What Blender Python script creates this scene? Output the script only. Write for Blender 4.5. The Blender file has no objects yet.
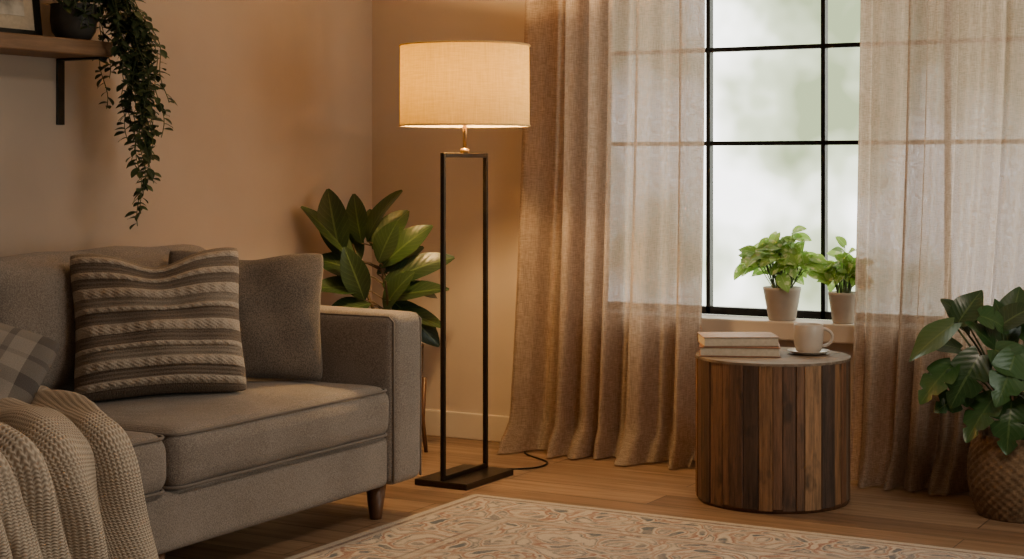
import bpy, bmesh, math, random
from mathutils import Vector, Matrix
from math import sin, cos, pi, radians
random.seed(7)
V = Vector
SC = bpy.context.scene
COL = SC.collection

# ------------------------------------------------------------------ node helpers
def N(nt, t, ins=None, **props):
    n = nt.nodes.new(t)
    for k, v in props.items(): setattr(n, k, v)
    if ins:
        for k, v in ins.items():
            s = n.inputs[k]
            if isinstance(v, bpy.types.NodeSocket): nt.links.new(v, s)
            else: s.default_value = v
    return n
def c4(c): return (c[0], c[1], c[2], 1.0)
def ramp(nt, fac, stops, interp='LINEAR'):
    n = nt.nodes.new('ShaderNodeValToRGB'); cr = n.color_ramp; cr.interpolation = interp
    while len(cr.elements) < len(stops): cr.elements.new(0.5)
    for e, (p, c) in zip(cr.elements, stops): e.position = p; e.color = c4(c)
    nt.links.new(fac, n.inputs[0]); return n.outputs[0]
def mix(nt, fac, a, b, mode='MIX'):
    n = nt.nodes.new('ShaderNodeMix'); n.data_type = 'RGBA'; n.blend_type = mode
    for s, v in ((n.inputs[0], fac), (n.inputs[6], a), (n.inputs[7], b)):
        if isinstance(v, bpy.types.NodeSocket): nt.links.new(v, s)
        else: s.default_value = v if isinstance(v, float) else c4(v)
    return n.outputs[2]
def math_(nt, op, a, b=0.0, clamp=False):
    n = nt.nodes.new('ShaderNodeMath'); n.operation = op; n.use_clamp = clamp
    for i, v in enumerate((a, b)):
        if isinstance(v, bpy.types.NodeSocket): nt.links.new(v, n.inputs[i])
        else: n.inputs[i].default_value = v
    return n.outputs[0]
def new_mat(name, rough=0.6, col=(.5, .5, .5), metal=0.0):
    m = bpy.data.materials.new(name); m.use_nodes = True; nt = m.node_tree
    b = nt.nodes['Principled BSDF']
    b.inputs['Roughness'].default_value = rough; b.inputs['Base Color'].default_value = c4(col)
    b.inputs['Metallic'].default_value = metal
    return m, nt, b
def coords(nt, kind='Object', scale=(1, 1, 1), rot=(0, 0, 0)):
    tc = nt.nodes.new('ShaderNodeTexCoord')
    mp = N(nt, 'ShaderNodeMapping', {'Vector': tc.outputs[kind], 'Scale': scale, 'Rotation': rot})
    return mp.outputs[0]
def noise(nt, vec, scale, detail=4.0, rough=0.5):
    return N(nt, 'ShaderNodeTexNoise', {'Vector': vec, 'Scale': scale, 'Detail': detail, 'Roughness': rough}).outputs[0]
def bump(nt, b, h, strength=0.3, dist=0.01):
    n = N(nt, 'ShaderNodeBump', {'Height': h, 'Strength': strength, 'Distance': dist})
    nt.links.new(n.outputs[0], b.inputs['Normal'])
def mottled(name, c1, c2, scale=8.0, rough=0.6, bs=0.1, bscale=60.0, metal=0.0):
    m, nt, b = new_mat(name, rough, metal=metal)
    v = coords(nt)
    nt.links.new(ramp(nt, noise(nt, v, scale), [(0.3, c1), (0.7, c2)]), b.inputs['Base Color'])
    bump(nt, b, noise(nt, v, bscale), bs, 0.004)
    return m
def fabric(name, c1, c2, weave=420.0, bs=0.5, rough=0.95, sheen=0.15):
    m, nt, b = new_mat(name, rough)
    v = coords(nt)
    fine = noise(nt, v, weave, 2.0, 0.6)
    w1 = N(nt, 'ShaderNodeTexWave', {'Vector': v, 'Scale': weave * .35, 'Distortion': 2.5, 'Detail': 2.0}, bands_direction='Z').outputs[1]
    big = noise(nt, v, 5.0, 3.0)
    f = math_(nt, 'ADD', math_(nt, 'MULTIPLY', fine, .75), math_(nt, 'MULTIPLY', big, .25))
    nt.links.new(ramp(nt, f, [(0.38, c1), (0.62, c2)]), b.inputs['Base Color'])
    bump(nt, b, math_(nt, 'ADD', fine, math_(nt, 'MULTIPLY', w1, .4)), bs, 0.002)
    b.inputs['Sheen Weight'].default_value = sheen
    b.inputs['Specular IOR Level'].default_value = 0.15
    return m
def wood(name, c1, c2, c3=None, axis_scale=(3, 40, 40), rough=0.5, bs=0.25):
    m, nt, b = new_mat(name, rough)
    v = coords(nt, scale=axis_scale)
    g = noise(nt, v, 1.0, 6.0, 0.65)
    nt.links.new(ramp(nt, g, [(0.3, c1), (0.55, c2), (0.75, c3 or c2)]), b.inputs['Base Color'])
    bump(nt, b, g, bs, 0.003)
    return m
def reclaimed(name):
    m, nt, b = new_mat(name, .6)
    a = N(nt, 'ShaderNodeAttribute', attribute_name='rnd').outputs['Fac']
    off = N(nt, 'ShaderNodeCombineXYZ', {2: math_(nt, 'MULTIPLY', a, 37.0), 0: math_(nt, 'MULTIPLY', a, 11.0)}).outputs[0]
    v0 = N(nt, 'ShaderNodeVectorMath', {0: coords(nt), 1: off}, operation='ADD').outputs[0]
    g = noise(nt, N(nt, 'ShaderNodeMapping', {'Vector': v0, 'Scale': (38, 38, 3.0)}).outputs[0], 1.0, 8.0, .72)
    g2 = noise(nt, N(nt, 'ShaderNodeMapping', {'Vector': v0, 'Scale': (160, 160, 9)}).outputs[0], 1.0, 4.0, .7)
    kn = noise(nt, N(nt, 'ShaderNodeMapping', {'Vector': v0, 'Scale': (14, 14, 7)}).outputs[0], 1.0, 3.0, .5)
    base = ramp(nt, a, [(0.0, (.070, .036, .022)), (.14, (.15, .075, .040)), (.28, (.23, .115, .052)), (.42, (.11, .055, .032)), (.55, (.16, .105, .070)), (.68, (.155, .070, .034)), (.82, (.29, .16, .08)), (.92, (.065, .036, .024)), (1.0, (.16, .09, .05))], 'CONSTANT')
    gg = math_(nt, 'ADD', math_(nt, 'MULTIPLY', g, .6), math_(nt, 'MULTIPLY', g2, .4))
    col = mix(nt, 1.0, base, ramp(nt, gg, [(.36, (.3, .27, .25)), (.5, (.95, .93, .9)), (.64, (1.6, 1.5, 1.4))]), 'MULTIPLY')
    col = mix(nt, ramp(nt, kn, [(.60, (0, 0, 0)), (.70, (.7, .7, .7))]), col, (.025, .015, .010))
    nt.links.new(col, b.inputs['Base Color'])
    bump(nt, b, gg, .8, .005)
    return m

# ------------------------------------------------------------------ mesh helpers
class MB:
    def __init__(s): s.v = []; s.f = []; s.uv = []; s.mi = []; s.rnd = []
    def face(s, idx, uvs=None, mi=0, r=0.5):
        s.f.append(idx); s.uv.append(uvs or [(0, 0)] * len(idx)); s.mi.append(mi); s.rnd.append(r)
    def grid(s, rows, mi=0, r=0.5, close=False):
        """rows: list of lists of points -> quads"""
        o = len(s.v); nr = len(rows); nc = len(rows[0])
        for row in rows: s.v.extend([tuple(p) for p in row])
        for i in range(nr - 1):
            for j in range(nc if close else nc - 1):
                k = (j + 1) % nc
                a = o + i * nc + j; b = o + i * nc + k; c = o + (i + 1) * nc + k; d = o + (i + 1) * nc + j
                u0, u1 = j / (nc - 1 if nc > 1 else 1), (j + 1) / (nc - 1 if nc > 1 else 1); v0, v1 = i / (nr - 1), (i + 1) / (nr - 1)
                s.face((a, b, c, d), [(u0, v0), (u1, v0), (u1, v1), (u0, v1)], mi, r)
        return o
    def tube(s, pts, rad, n=8, mi=0, r=0.5, caps=True):
        pts = [V(p) for p in pts]
        if not isinstance(rad, (list, tuple)): rad = [rad] * len(pts)
        rows = []; side = None
        for i, p in enumerate(pts):
            t = (pts[min(i + 1, len(pts) - 1)] - pts[max(i - 1, 0)])
            t = t.normalized() if t.length > 1e-9 else V((0, 0, 1))
            if side is None:
                ref = V((0, 0, 1)) if abs(t.z) < .9 else V((1, 0, 0)); side = t.cross(ref).normalized()
            side = (side - t * side.dot(t)).normalized(); up = side.cross(t)
            rows.append([p + (side * cos(2 * pi * k / n) + up * sin(2 * pi * k / n)) * rad[i] for k in range(n)])
        o = s.grid(rows, mi, r, close=True)
        if caps:
            s.face(tuple(o + k for k in range(n)), None, mi, r)
            e = o + (len(rows) - 1) * n; s.face(tuple(e + k for k in range(n))[::-1], None, mi, r)
    def box(s, lo, hi, mi=0, r=0.5, M=None):
        o = len(s.v)
        P = [V((x, y, z)) for x in (lo[0], hi[0]) for y in (lo[1], hi[1]) for z in (lo[2], hi[2])]
        if M: P = [M @ p for p in P]
        s.v.extend([tuple(p) for p in P])
        for f in ((0, 1, 3, 2), (4, 6, 7, 5), (0, 4, 5, 1), (2, 3, 7, 6), (0, 2, 6, 4), (1, 5, 7, 3)):
            s.face(tuple(o + k for k in f), [(0, 0), (1, 0), (1, 1), (0, 1)], mi, r)
    def lathe(s, prof, c, n=48, mi=0, fn=None, r=.5):
        rows = []
        for (rad, z) in prof:
            row = []
            for k in range(n):
                a = 2 * pi * k / n; rr = rad + (fn(a, z) if fn else 0)
                row.append((c[0] + rr * cos(a), c[1] + rr * sin(a), c[2] + z))
            rows.append(row)
        s.grid(rows, mi, r, close=True)
    def leaf(s, base, d, hint, L, W, droop=.6, shape='ellip', mi=0, fold=.25, n=10, wave=0.0):
        d = V(d).normalized(); up = V(hint); side = d.cross(up)
        if side.length < 1e-3: side = d.cross(V((1, .3, .2)))
        side.normalize(); p = V(base); rows = []; r = random.random(); ph = random.random() * 6
        if shape == 'split': n = 28
        for i in range(n + 1):
            t = i / n
            R = Matrix.Rotation(-droop * t, 3, side); di = R @ d; ui = side.cross(di).normalized()
            if shape == 'ellip': w = (sin(pi * min(1, t * .96 + .02))) ** .8 * (1.0 - .15 * t)
            elif shape == 'heart': w = (sin(pi * min(1, (t + .06) / 1.06)) ** .7) * (1.3 - .75 * t)
            else:
                w = (sin(pi * min(1, (t + .06) / 1.06)) ** .65) * (1.3 - .7 * t)
                nt_ = max(0, sin(2 * pi * 3.0 * t + .4)) ** 8
                if .15 < t < .9: w *= 1 - .55 * nt_
            w = max(w, .015) * W / 2
            row = []
            for j in (-1, -.5, 0, .5, 1):
                q = p + side * (w * j) + ui * (fold * abs(j) * w) + ui * (wave * W * sin(t * 9 + ph + j * 2) * abs(j))
                if shape in ('heart', 'split'): q = q - di * (abs(j) * max(0, .3 - t) * .35 * L)
                row.append(q)
            rows.append(row); p = p + di * (L / n)
        s.grid(rows, mi, r)
    def obj(s, name, mats, smooth=True, merge=False, recalc=True):
        me = bpy.data.meshes.new(name); me.from_pydata(s.v, [], s.f)
        for m in mats: me.materials.append(m)
        uvl = me.uv_layers.new(name='UVMap'); k = 0
        flat = []
        for u in s.uv:
            for q in u: flat.extend(q)
        uvl.data.foreach_set('uv', flat)
        at = me.attributes.new('rnd', 'FLOAT', 'FACE'); at.data.foreach_set('value', s.rnd)
        me.polygons.foreach_set('material_index', s.mi)
        me.polygons.foreach_set('use_smooth', [smooth] * len(s.f))
        if merge or recalc:
            bm = bmesh.new(); bm.from_mesh(me)
            if merge: bmesh.ops.remove_doubles(bm, verts=bm.verts, dist=1e-5)
            if recalc: bmesh.ops.recalc_face_normals(bm, faces=bm.faces)
            bm.to_mesh(me); bm.free()
        me.update()
        ob = bpy.data.objects.new(name, me); COL.objects.link(ob); return ob
def bevel(ob, w=.004, seg=2):
    m = ob.modifiers.new('bev', 'BEVEL'); m.width = w; m.segments = seg; m.limit_method = 'ANGLE'; m.angle_limit = radians(40); return ob
def origin_to(ob, loc):
    ob.data.transform(Matrix.Translation(-V(loc))); ob.location = loc; return ob
def group(name, loc, objs):
    e = bpy.data.objects.new(name, None); COL.objects.link(e); e.location = loc; e.empty_display_size = .1
    for o in objs:
        if o.type == 'MESH' and o.location.length < 1e-9: o.data.transform(Matrix.Translation(-V(loc)))
        else: o.location = o.location - V(loc)
        o.parent = e
    return e
def boxobj(name, lo, hi, mat, bv=.004, seg=2, r=.5):
    mb = MB(); mb.box(lo, hi, r=r); o = mb.obj(name, [mat], smooth=False)
    if bv: bevel(o, bv, seg)
    return o
def ticks(h, r, n):
    a = [-h, -h + r * .15, -h + r * .35, -h + r * .6, -h + r]
    inner = [-h + r + (2 * (h - r)) * i / n for i in range(1, n)]
    return a + inner + [-x for x in a[::-1]]
def rbox(name, lo, hi, r, mat, puff=(0, 0, 0), n=14, wr=0.0, seed=0, M=None):
    lo = V(lo); hi = V(hi); c = (lo + hi) / 2; h = (hi - lo) / 2
    T = [ticks(h[k], r, n) for k in range(3)]
    mb = MB(); rnd = random.Random(seed); ph = [rnd.random() * 6 for _ in range(8)]
    def mp(p):
        q = V([max(-(h[k] - r), min(h[k] - r, p[k])) for k in range(3)]); d = V(p) - q
        o = q + (d.normalized() * r if d.length > 1e-9 else d)
        u = [p[k] / h[k] for k in range(3)]
        for k in range(3):
            a, b = (k + 1) % 3, (k + 2) % 3
            o[k] += u[k] * puff[k] * (1 - u[a] ** 2) * (1 - u[b] ** 2) * (1 if True else 0)
        if wr:
            w = wr * (sin(p[1] * 19 + ph[0] + 2 * sin(p[0] * 7 + ph[1])) * .5 + sin(p[0] * 23 + p[1] * 9 + ph[2]) * .3 + sin(p[2] * 31 + p[1] * 13 + ph[3]) * .3)
            o += (d.normalized() if d.length > 1e-9 else V((0, 0, 0))) * w
        return c + o
    for ax in range(3):
        a, b = (ax + 1) % 3, (ax + 2) % 3
        for sg in (-1, 1):
            rows = []
            for x in T[a]:
                row = []
                for y in T[b]:
                    p = [0, 0, 0]; p[ax] = sg * h[ax]; p[a] = x; p[b] = y; q = mp(p)
                    row.append(M @ q if M else q)
                rows.append(row)
            mb.grid(rows)
    return mb.obj(name, [mat], merge=True)
def loop_rect(cx, cy, hx, hy, r, z, n=6):
    pts = []
    for (sx, sy, a0) in ((1, 1, 0), (-1, 1, 90), (-1, -1, 180), (1, -1, 270)):
        for i in range(n + 1):
            a = radians(a0 + 90 * i / n); pts.append((cx + sx * (hx - r) + r * cos(a), cy + sy * (hy - r) + r * sin(a), z))
    pts.append(pts[0]); return pts
def pillow(name, mat, c, w, h, T, theta, lean, roll=0.0, chop=0.0, n=60, disp=None, seed=0, bow=.07):
    """c = centre. theta: width direction angle in plan; lean: backwards lean"""
    mb = MB(); rr = random.Random(seed); ph = [rr.random() * 6 for _ in range(6)]
    wd = V((cos(theta), sin(theta), 0)); nrm = V((sin(theta), -cos(theta), 0)); up = V((0, 0, 1))
    up2 = up * cos(lean) - nrm * sin(lean); n2 = nrm * cos(lean) + up * sin(lean)
    wd2 = wd * cos(roll) + up2 * sin(roll); up3 = up2 * cos(roll) - wd * sin(roll)
    for sg in (1, -1):
        rows = []
        for i in range(n + 1):
            v = -1 + 2 * i / n; row = []
            for j in range(n + 1):
                u = -1 + 2 * j / n
                t = T / 2 * ((1 - abs(u) ** 3.0) * (1 - abs(v) ** 3.0)) ** .5
                t += T * .045 * (sin(u * 7 + v * 3 + ph[0] + sg) + sin(v * 9 - u * 4 + ph[1])) * (1 - u * u) * (1 - v * v)
                cr = 1 - .07 * (abs(u) * abs(v)) ** 5
                x = u * w / 2 * (1 - bow * (1 - v * v)) * cr; y = v * h / 2 * (1 - bow * (1 - u * u)) * cr
                if chop and v > -.2: y -= chop * math.exp(-(u / .38) ** 2) * ((v + .2) / 1.2) ** 2; t *= 1 - .35 * math.exp(-(u / .3) ** 2) * max(0, v) ** 2
                if disp: t += disp(u, v) * min(1, 8 * (1 - abs(u))) * min(1, 8 * (1 - abs(v)))
                row.append(V(c) + wd2 * x + up3 * y + n2 * (t * sg))
            rows.append(row)
        mb.grid(rows)
    return mb.obj(name, [mat], merge=True)

# ------------------------------------------------------------------ materials
M_wall = mottled('plaster_wall', (.49, .40, .335), (.54, .445, .375), 3.0, .85, .06, 90)
M_ceil = mottled('ceiling_paint', (.62, .56, .5), (.66, .6, .54), 3.0, .9, .03, 90)
M_trim = mottled('painted_trim', (.58, .49, .41), (.63, .54, .455), 4.0, .5, .03, 50)
M_sofa = fabric('sofa_fabric', (.18, .150, .132), (.345, .298, .267), 280, .7)
M_sofa_pipe = fabric('sofa_piping', (.18, .150, .132), (.24, .203, .178))
M_pil2 = fabric('taupe_cushion_fabric', (.095, .077, .065), (.225, .183, .155), 260, .8)
M_black = mottled('black_metal', (.012, .011, .010), (.022, .02, .018), 20, .38, .05, 80, .7)
M_bronze = mottled('lamp_bronze', (.03, .022, .016), (.05, .036, .025), 20, .35, .04, 80, .8)
M_brass = mottled('lamp_brass', (.35, .22, .1), (.45, .3, .15), 20, .3, .04, 80, .9)
M_leg = wood('walnut_leg', (.05, .022, .011), (.12, .052, .024), (.16, .075, .033), (40, 40, 4), .4)
M_shelf = wood('shelf_wood', (.12, .06, .03), (.22, .12, .06), (.3, .17, .09), (40, 3, 40), .55)
M_table = reclaimed('reclaimed_wood')
M_tabtop = wood('weathered_table_top', (.09, .06, .042), (.20, .145, .105), (.28, .21, .16), (4, 45, 45), .6, bs=.4)
M_ceram = mottled('white_ceramic', (.50, .43, .37), (.58, .5, .43), 12, .35, .02, 60)
M_potw = mottled('plaster_pot', (.42, .36, .31), (.52, .45, .39), 14, .7, .1, 60)
M_dark = mottled('dark_pot', (.03, .028, .025), (.06, .055, .05), 14, .5, .05, 60)
M_soil = mottled('soil', (.02, .012, .008), (.05, .03, .02), 60, .95, .6, 90)
M_page = mottled('book_pages', (.5, .42, .32), (.6, .51, .4), 80, .9, .3, 200)
M_book1 = mottled('book_cover_tan', (.27, .165, .105), (.33, .21, .14), 30, .6, .1, 200)
M_book2 = mottled('book_cover_rust', (.25, .11, .06), (.32, .15, .09), 30, .6, .1, 200)
M_stem = mottled('plant_stem', (.06, .09, .03), (.1, .13, .05), 30, .6, .1, 60)
M_bark = mottled('plant_bark', (.1, .07, .04), (.16, .11, .07), 30, .8, .3, 60)

def leafmat(name, c1, c2, vein, transl=.2, rough=.35, spots=None):
    m, nt, b = new_mat(name, rough)
    a = N(nt, 'ShaderNodeAttribute', attribute_name='rnd').outputs['Fac']
    col = ramp(nt, a, [(0, c1), (1, c2)])
    uv = N(nt, 'ShaderNodeTexCoord').outputs['UV']; sp = N(nt, 'ShaderNodeSeparateXYZ', {'Vector': uv})
    du = math_(nt, 'ABSOLUTE', math_(nt, 'SUBTRACT', sp.outputs[0], .5))
    mid = math_(nt, 'LESS_THAN', du, .03)
    sv = math_(nt, 'SINE', math_(nt, 'MULTIPLY', math_(nt, 'SUBTRACT', sp.outputs[1], math_(nt, 'MULTIPLY', du, .5)), 60.0))
    side = math_(nt, 'MULTIPLY', math_(nt, 'GREATER_THAN', sv, .93), .35)
    f = math_(nt, 'MAXIMUM', mid, side)
    col = mix(nt, math_(nt, 'MULTIPLY', f, .7), col, vein)
    if spots:
        ns = noise(nt, coords(nt), 45.0, 2.0)
        col = mix(nt, ramp(nt, ns, [(.55, (0, 0, 0)), (.62, (1, 1, 1))]), col, spots)
    nt.links.new(col, b.inputs['Base Color'])
    bump(nt, b, sv, .08, .002)
    tr = N(nt, 'ShaderNodeBsdfTranslucent', {'Color': col})
    mx = N(nt, 'ShaderNodeMixShader', {0: transl, 1: b.outputs[0], 2: tr.outputs[0]})
    nt.links.new(mx.outputs[0], nt.nodes['Material Output'].inputs[0])
    return m
M_lf_ficus = leafmat('ficus_leaf', (.016, .036, .014), (.04, .078, .023), (.11, .16, .05), .1, .32)
M_lf_vine = leafmat('vine_leaf', (.018, .038, .015), (.06, .1, .04), (.09, .13, .06), .15, .5)
M_lf_pothos = leafmat('pothos_leaf', (.18, .34, .05), (.40, .60, .13), (.45, .62, .22), .5, .4, spots=(.6, .68, .33))
M_lf_mon = leafmat('philodendron_leaf', (.014, .042, .013), (.042, .105, .028), (.10, .16, .05), .12, .3)

# knit striped pillow: tufted bands (centre, half width) along the height
ROWS = [(.075, .030), (.20, .036), (.315, .020), (.44, .040), (.57, .020), (.685, .040), (.81, .026), (.93, .030)]
def mat_knit():
    m, nt, b = new_mat('knit_stripe_fabric', .95)
    uv = N(nt, 'ShaderNodeTexCoord').outputs['UV']; sp = N(nt, 'ShaderNodeSeparateXYZ', {'Vector': uv})
    v = sp.outputs[1]
    g = (.235, .185, .150); g2 = (.34, .28, .23); cr = (.54, .455, .38)
    st = [(0, g)]
    for k, (c0, w_) in enumerate(ROWS): st += [(c0 - w_ * .85, cr), (c0 + w_ * .85, g2 if k % 3 == 1 else g)]
    col = ramp(nt, v, st[:31], 'CONSTANT')
    fine = noise(nt, uv, 120.0, 2.0)
    col = mix(nt, .6, col, ramp(nt, fine, [(.3, (.5, .48, .45)), (.7, (1.2, 1.2, 1.2))]), 'MULTIPLY')
    nt.links.new(col, b.inputs['Base Color'])
    bump(nt, b, fine, .8, .005)
    b.inputs['Specular IOR Level'].default_value = .1
    return m
M_knit = mat_knit()
def mat_plaid():
    m, nt, b = new_mat('plaid_fabric', .95)
    uv = N(nt, 'ShaderNodeTexCoord').outputs['UV']; sp = N(nt, 'ShaderNodeSeparateXYZ', {'Vector': uv})
    L_ = (.36, .32, .285); D_ = (.12, .105, .10); K_ = (.19, .165, .155)
    st = [(0, L_), (.12, D_), (.2, L_), (.3, K_), (.34, L_), (.5, D_), (.6, L_), (.72, K_), (.76, L_), (.88, D_)]
    c = mix(nt, .35, ramp(nt, sp.outputs[0], st, 'CONSTANT'), ramp(nt, sp.outputs[1], st, 'CONSTANT'))
    fine = noise(nt, uv, 160.0, 2.0)
    c = mix(nt, .5, c, ramp(nt, fine, [(.3, (.5, .5, .5)), (.7, (1, 1, 1))]), 'MULTIPLY')
    nt.links.new(c, b.inputs['Base Color']); bump(nt, b, fine, .5, .002); return m
M_plaid = mat_plaid()
def mat_throw():
    m, nt, b = new_mat('chunky_knit_throw', .97)
    uv = N(nt, 'ShaderNodeTexCoord').outputs['UV']
    mp = N(nt, 'ShaderNodeMapping', {'Vector': uv, 'Scale': (85, 130, 1)}).outputs[0]; sp = N(nt, 'ShaderNodeSeparateXYZ', {'Vector': mp})
    sx = math_(nt, 'SINE', math_(nt, 'MULTIPLY', sp.outputs[0], 2 * pi))
    zig = math_(nt, 'MULTIPLY', math_(nt, 'ABSOLUTE', math_(nt, 'SINE', math_(nt, 'MULTIPLY', sp.outputs[0], pi))), 2.2)
    sy = math_(nt, 'SINE', math_(nt, 'ADD', math_(nt, 'MULTIPLY', sp.outputs[1], 2 * pi), zig))
    h = math_(nt, 'ADD', math_(nt, 'MULTIPLY', sx, .2), math_(nt, 'MULTIPLY', sy, .3))
    fine = noise(nt, uv, 220.0, 3.0)
    h2 = math_(nt, 'ADD', math_(nt, 'ADD', h, .4), math_(nt, 'MULTIPLY', fine, .5))
    nt.links.new(ramp(nt, h2, [(.0, (.28, .22, .17)), (.45, (.50, .415, .335)), (1, (.64, .55, .455))]), b.inputs['Base Color'])
    bump(nt, b, h2, .8, .006); b.inputs['Specular IOR Level'].default_value = .1
    return m
M_throw = mat_throw()
def mat_curtain():
    m, nt, b = new_mat('linen_curtain', .95)
    v = coords(nt)
    fh = noise(nt, N(nt, 'ShaderNodeMapping', {'Vector': v, 'Scale': (40, 40, 480)}).outputs[0], 1.0, 2.0)
    fv = noise(nt, N(nt, 'ShaderNodeMapping', {'Vector': v, 'Scale': (420, 420, 22)}).outputs[0], 1.0, 2.0)
    f = math_(nt, 'MULTIPLY', math_(nt, 'ADD', fh, fv), .5)
    col = ramp(nt, f, [(.38, (.30, .23, .178)), (.60, (.48, .385, .312))])
    df = N(nt, 'ShaderNodeBsdfDiffuse', {'Color': col}); tr = N(nt, 'ShaderNodeBsdfTranslucent', {'Color': mix(nt, 1.0, col, (1.32, 1.17, 1.08), 'MULTIPLY')})
    tp = N(nt, 'ShaderNodeBsdfTransparent')
    bp = N(nt, 'ShaderNodeBump', {'Height': f, 'Strength': .5, 'Distance': .002}); nt.links.new(bp.outputs[0], df.inputs['Normal'])
    m1 = N(nt, 'ShaderNodeMixShader', {0: .44, 1: df.outputs[0], 2: tr.outputs[0]})
    m2 = N(nt, 'ShaderNodeMixShader', {0: ramp(nt, f, [(.4, (.09, .09, .09)), (.56, (.022, .022, .022))]), 1: m1.outputs[0], 2: tp.outputs[0]})
    nt.links.new(m2.outputs[0], nt.nodes['Material Output'].inputs[0]); return m
M_curt = mat_curtain()
def mat_shade():
    m, nt, b = new_mat('linen_lampshade', .9)
    v = coords(nt)
    fh = noise(nt, N(nt, 'ShaderNodeMapping', {'Vector': v, 'Scale': (20, 20, 350)}).outputs[0], 1.0, 2.0)
    fv = noise(nt, N(nt, 'ShaderNodeMapping', {'Vector': v, 'Scale': (300, 300, 12)}).outputs[0], 1.0, 2.0)
    f = math_(nt, 'MULTIPLY', math_(nt, 'ADD', fh, fv), .5)
    col = ramp(nt, f, [(.35, (.62, .47, .25)), (.65, (.78, .62, .37))])
    colt = ramp(nt, f, [(.35, (.47, .265, .006)), (.65, (.64, .395, .014))])
    df = N(nt, 'ShaderNodeBsdfDiffuse', {'Color': col}); tr = N(nt, 'ShaderNodeBsdfTranslucent', {'Color': colt})
    m1 = N(nt, 'ShaderNodeMixShader', {0: .11, 1: df.outputs[0], 2: tr.outputs[0]})
    nt.links.new(m1.outputs[0], nt.nodes['Material Output'].inputs[0]); return m
M_shade = mat_shade()
def mat_floor():
    m, nt, b = new_mat('oak_floor', .38)
    v = coords(nt)
    br = N(nt, 'ShaderNodeTexBrick', {'Vector': v, 'Scale': 1.0, 'Brick Width': 1.7, 'Row Height': .17, 'Mortar Size': .0022, 'Mortar Smooth': .2, 'Bias': 0.0,
        'Color1': c4((.195, .118, .072)), 'Color2': c4((.325, .21, .133)), 'Mortar': c4((.04, .024, .016))}, offset=.37)
    g = noise(nt, N(nt, 'ShaderNodeMapping', {'Vector': v, 'Scale': (1.6, 26, 1)}).outputs[0], 1.0, 7.0, .65)
    g2 = noise(nt, N(nt, 'ShaderNodeMapping', {'Vector': v, 'Scale': (5, 150, 1)}).outputs[0], 1.0, 3.0, .6)
    gg = math_(nt, 'ADD', math_(nt, 'MULTIPLY', g, .7), math_(nt, 'MULTIPLY', g2, .3))
    col = mix(nt, 1.0, br.outputs[0], ramp(nt, gg, [(.32, (.5, .45, .4)), (.5, (.95, .93, .9)), (.68, (1.3, 1.25, 1.2))]), 'MULTIPLY')
    nt.links.new(col, b.inputs['Base Color'])
    nt.links.new(ramp(nt, gg, [(.3, (.48, .48, .48)), (.7, (.28, .28, .28))]), b.inputs['Roughness'])
    bump(nt, b, math_(nt, 'SUBTRACT', math_(nt, 'MULTIPLY', gg, .3), br.outputs[1]), .35, .003); return m
M_floor = mat_floor()
RW, RH = 2.7, 3.2
def mat_rug():
    m, nt, b = new_mat('persian_rug', .98)
    v = coords(nt)
    wn = N(nt, 'ShaderNodeTexNoise', {'Vector': v, 'Scale': 9.0, 'Detail': 2.0}).outputs[1]
    vw = N(nt, 'ShaderNodeVectorMath', {0: v, 1: N(nt, 'ShaderNodeVectorMath', {0: wn, 3: .08}, operation='SCALE').outputs[0]}, operation='ADD').outputs[0]
    d = N(nt, 'ShaderNodeTexVoronoi', {'Vector': vw, 'Scale': 3.6, 'Randomness': .45}).outputs[0]
    rings = math_(nt, 'SINE', math_(nt, 'MULTIPLY', d, 24.0))
    vo2 = N(nt, 'ShaderNodeTexVoronoi', {'Vector': vw, 'Scale': 10.0, 'Randomness': .8}).outputs[0]
    n1 = noise(nt, v, 20.0, 4.0, .7)
    pat = math_(nt, 'ADD', math_(nt, 'MULTIPLY', rings, .2), math_(nt, 'ADD', math_(nt, 'MULTIPLY', vo2, .62), math_(nt, 'MULTIPLY', n1, .45)))
    cream = (.56, .48, .405); rose = (.31, .165, .135); blue = (.13, .145, .175); tan = (.38, .275, .225)
    col = ramp(nt, pat, [(.26, blue), (.34, cream), (.42, cream), (.48, rose), (.58, tan), (.62, cream), (.69, blue), (.80, cream)])
    sp = N(nt, 'ShaderNodeSeparateXYZ', {'Vector': v})
    ex = math_(nt, 'SUBTRACT', RW / 2, math_(nt, 'ABSOLUTE', sp.outputs[0])); ey = math_(nt, 'SUBTRACT', RH / 2, math_(nt, 'ABSOLUTE', sp.outputs[1]))
    e = math_(nt, 'MINIMUM', ex, ey)
    bd = ramp(nt, e, [(0, (.5, .43, .36)), (.03, (.2, .14, .12)), (.045, (.5, .43, .36)), (.06, (.5, .43, .36)), (.27, (.14, .13, .14)), (.285, (.5, .43, .36)), (.31, (.28, .17, .14)), (.325, (.9, .9, .9))], 'CONSTANT')
    inb = ramp(nt, e, [(0, (.85, .85, .85)), (.06, (.0, .0, .0)), (.27, (.6, .6, .6)), (.325, (0, 0, 0))], 'CONSTANT')
    col = mix(nt, inb, col, bd)
    wear = ramp(nt, noise(nt, v, 6.0, 7.0, .85), [(.44, (0, 0, 0)), (.62, (.7, .7, .7))])
    col = mix(nt, wear, col, (.48, .41, .35))
    fine = noise(nt, v, 260.0, 2.0)
    col = mix(nt, .5, col, ramp(nt, fine, [(.3, (.55, .55, .55)), (.7, (1.1, 1.1, 1.1))]), 'MULTIPLY')
    nt.links.new(col, b.inputs['Base Color']); bump(nt, b, fine, .7, .004); b.inputs['Specular IOR Level'].default_value = .1
    return m
M_rug = mat_rug()
M_basket = mottled('seagrass_basket', (.11, .064, .033), (.25, .155, .085), 55, .85, .5, 160)
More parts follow.
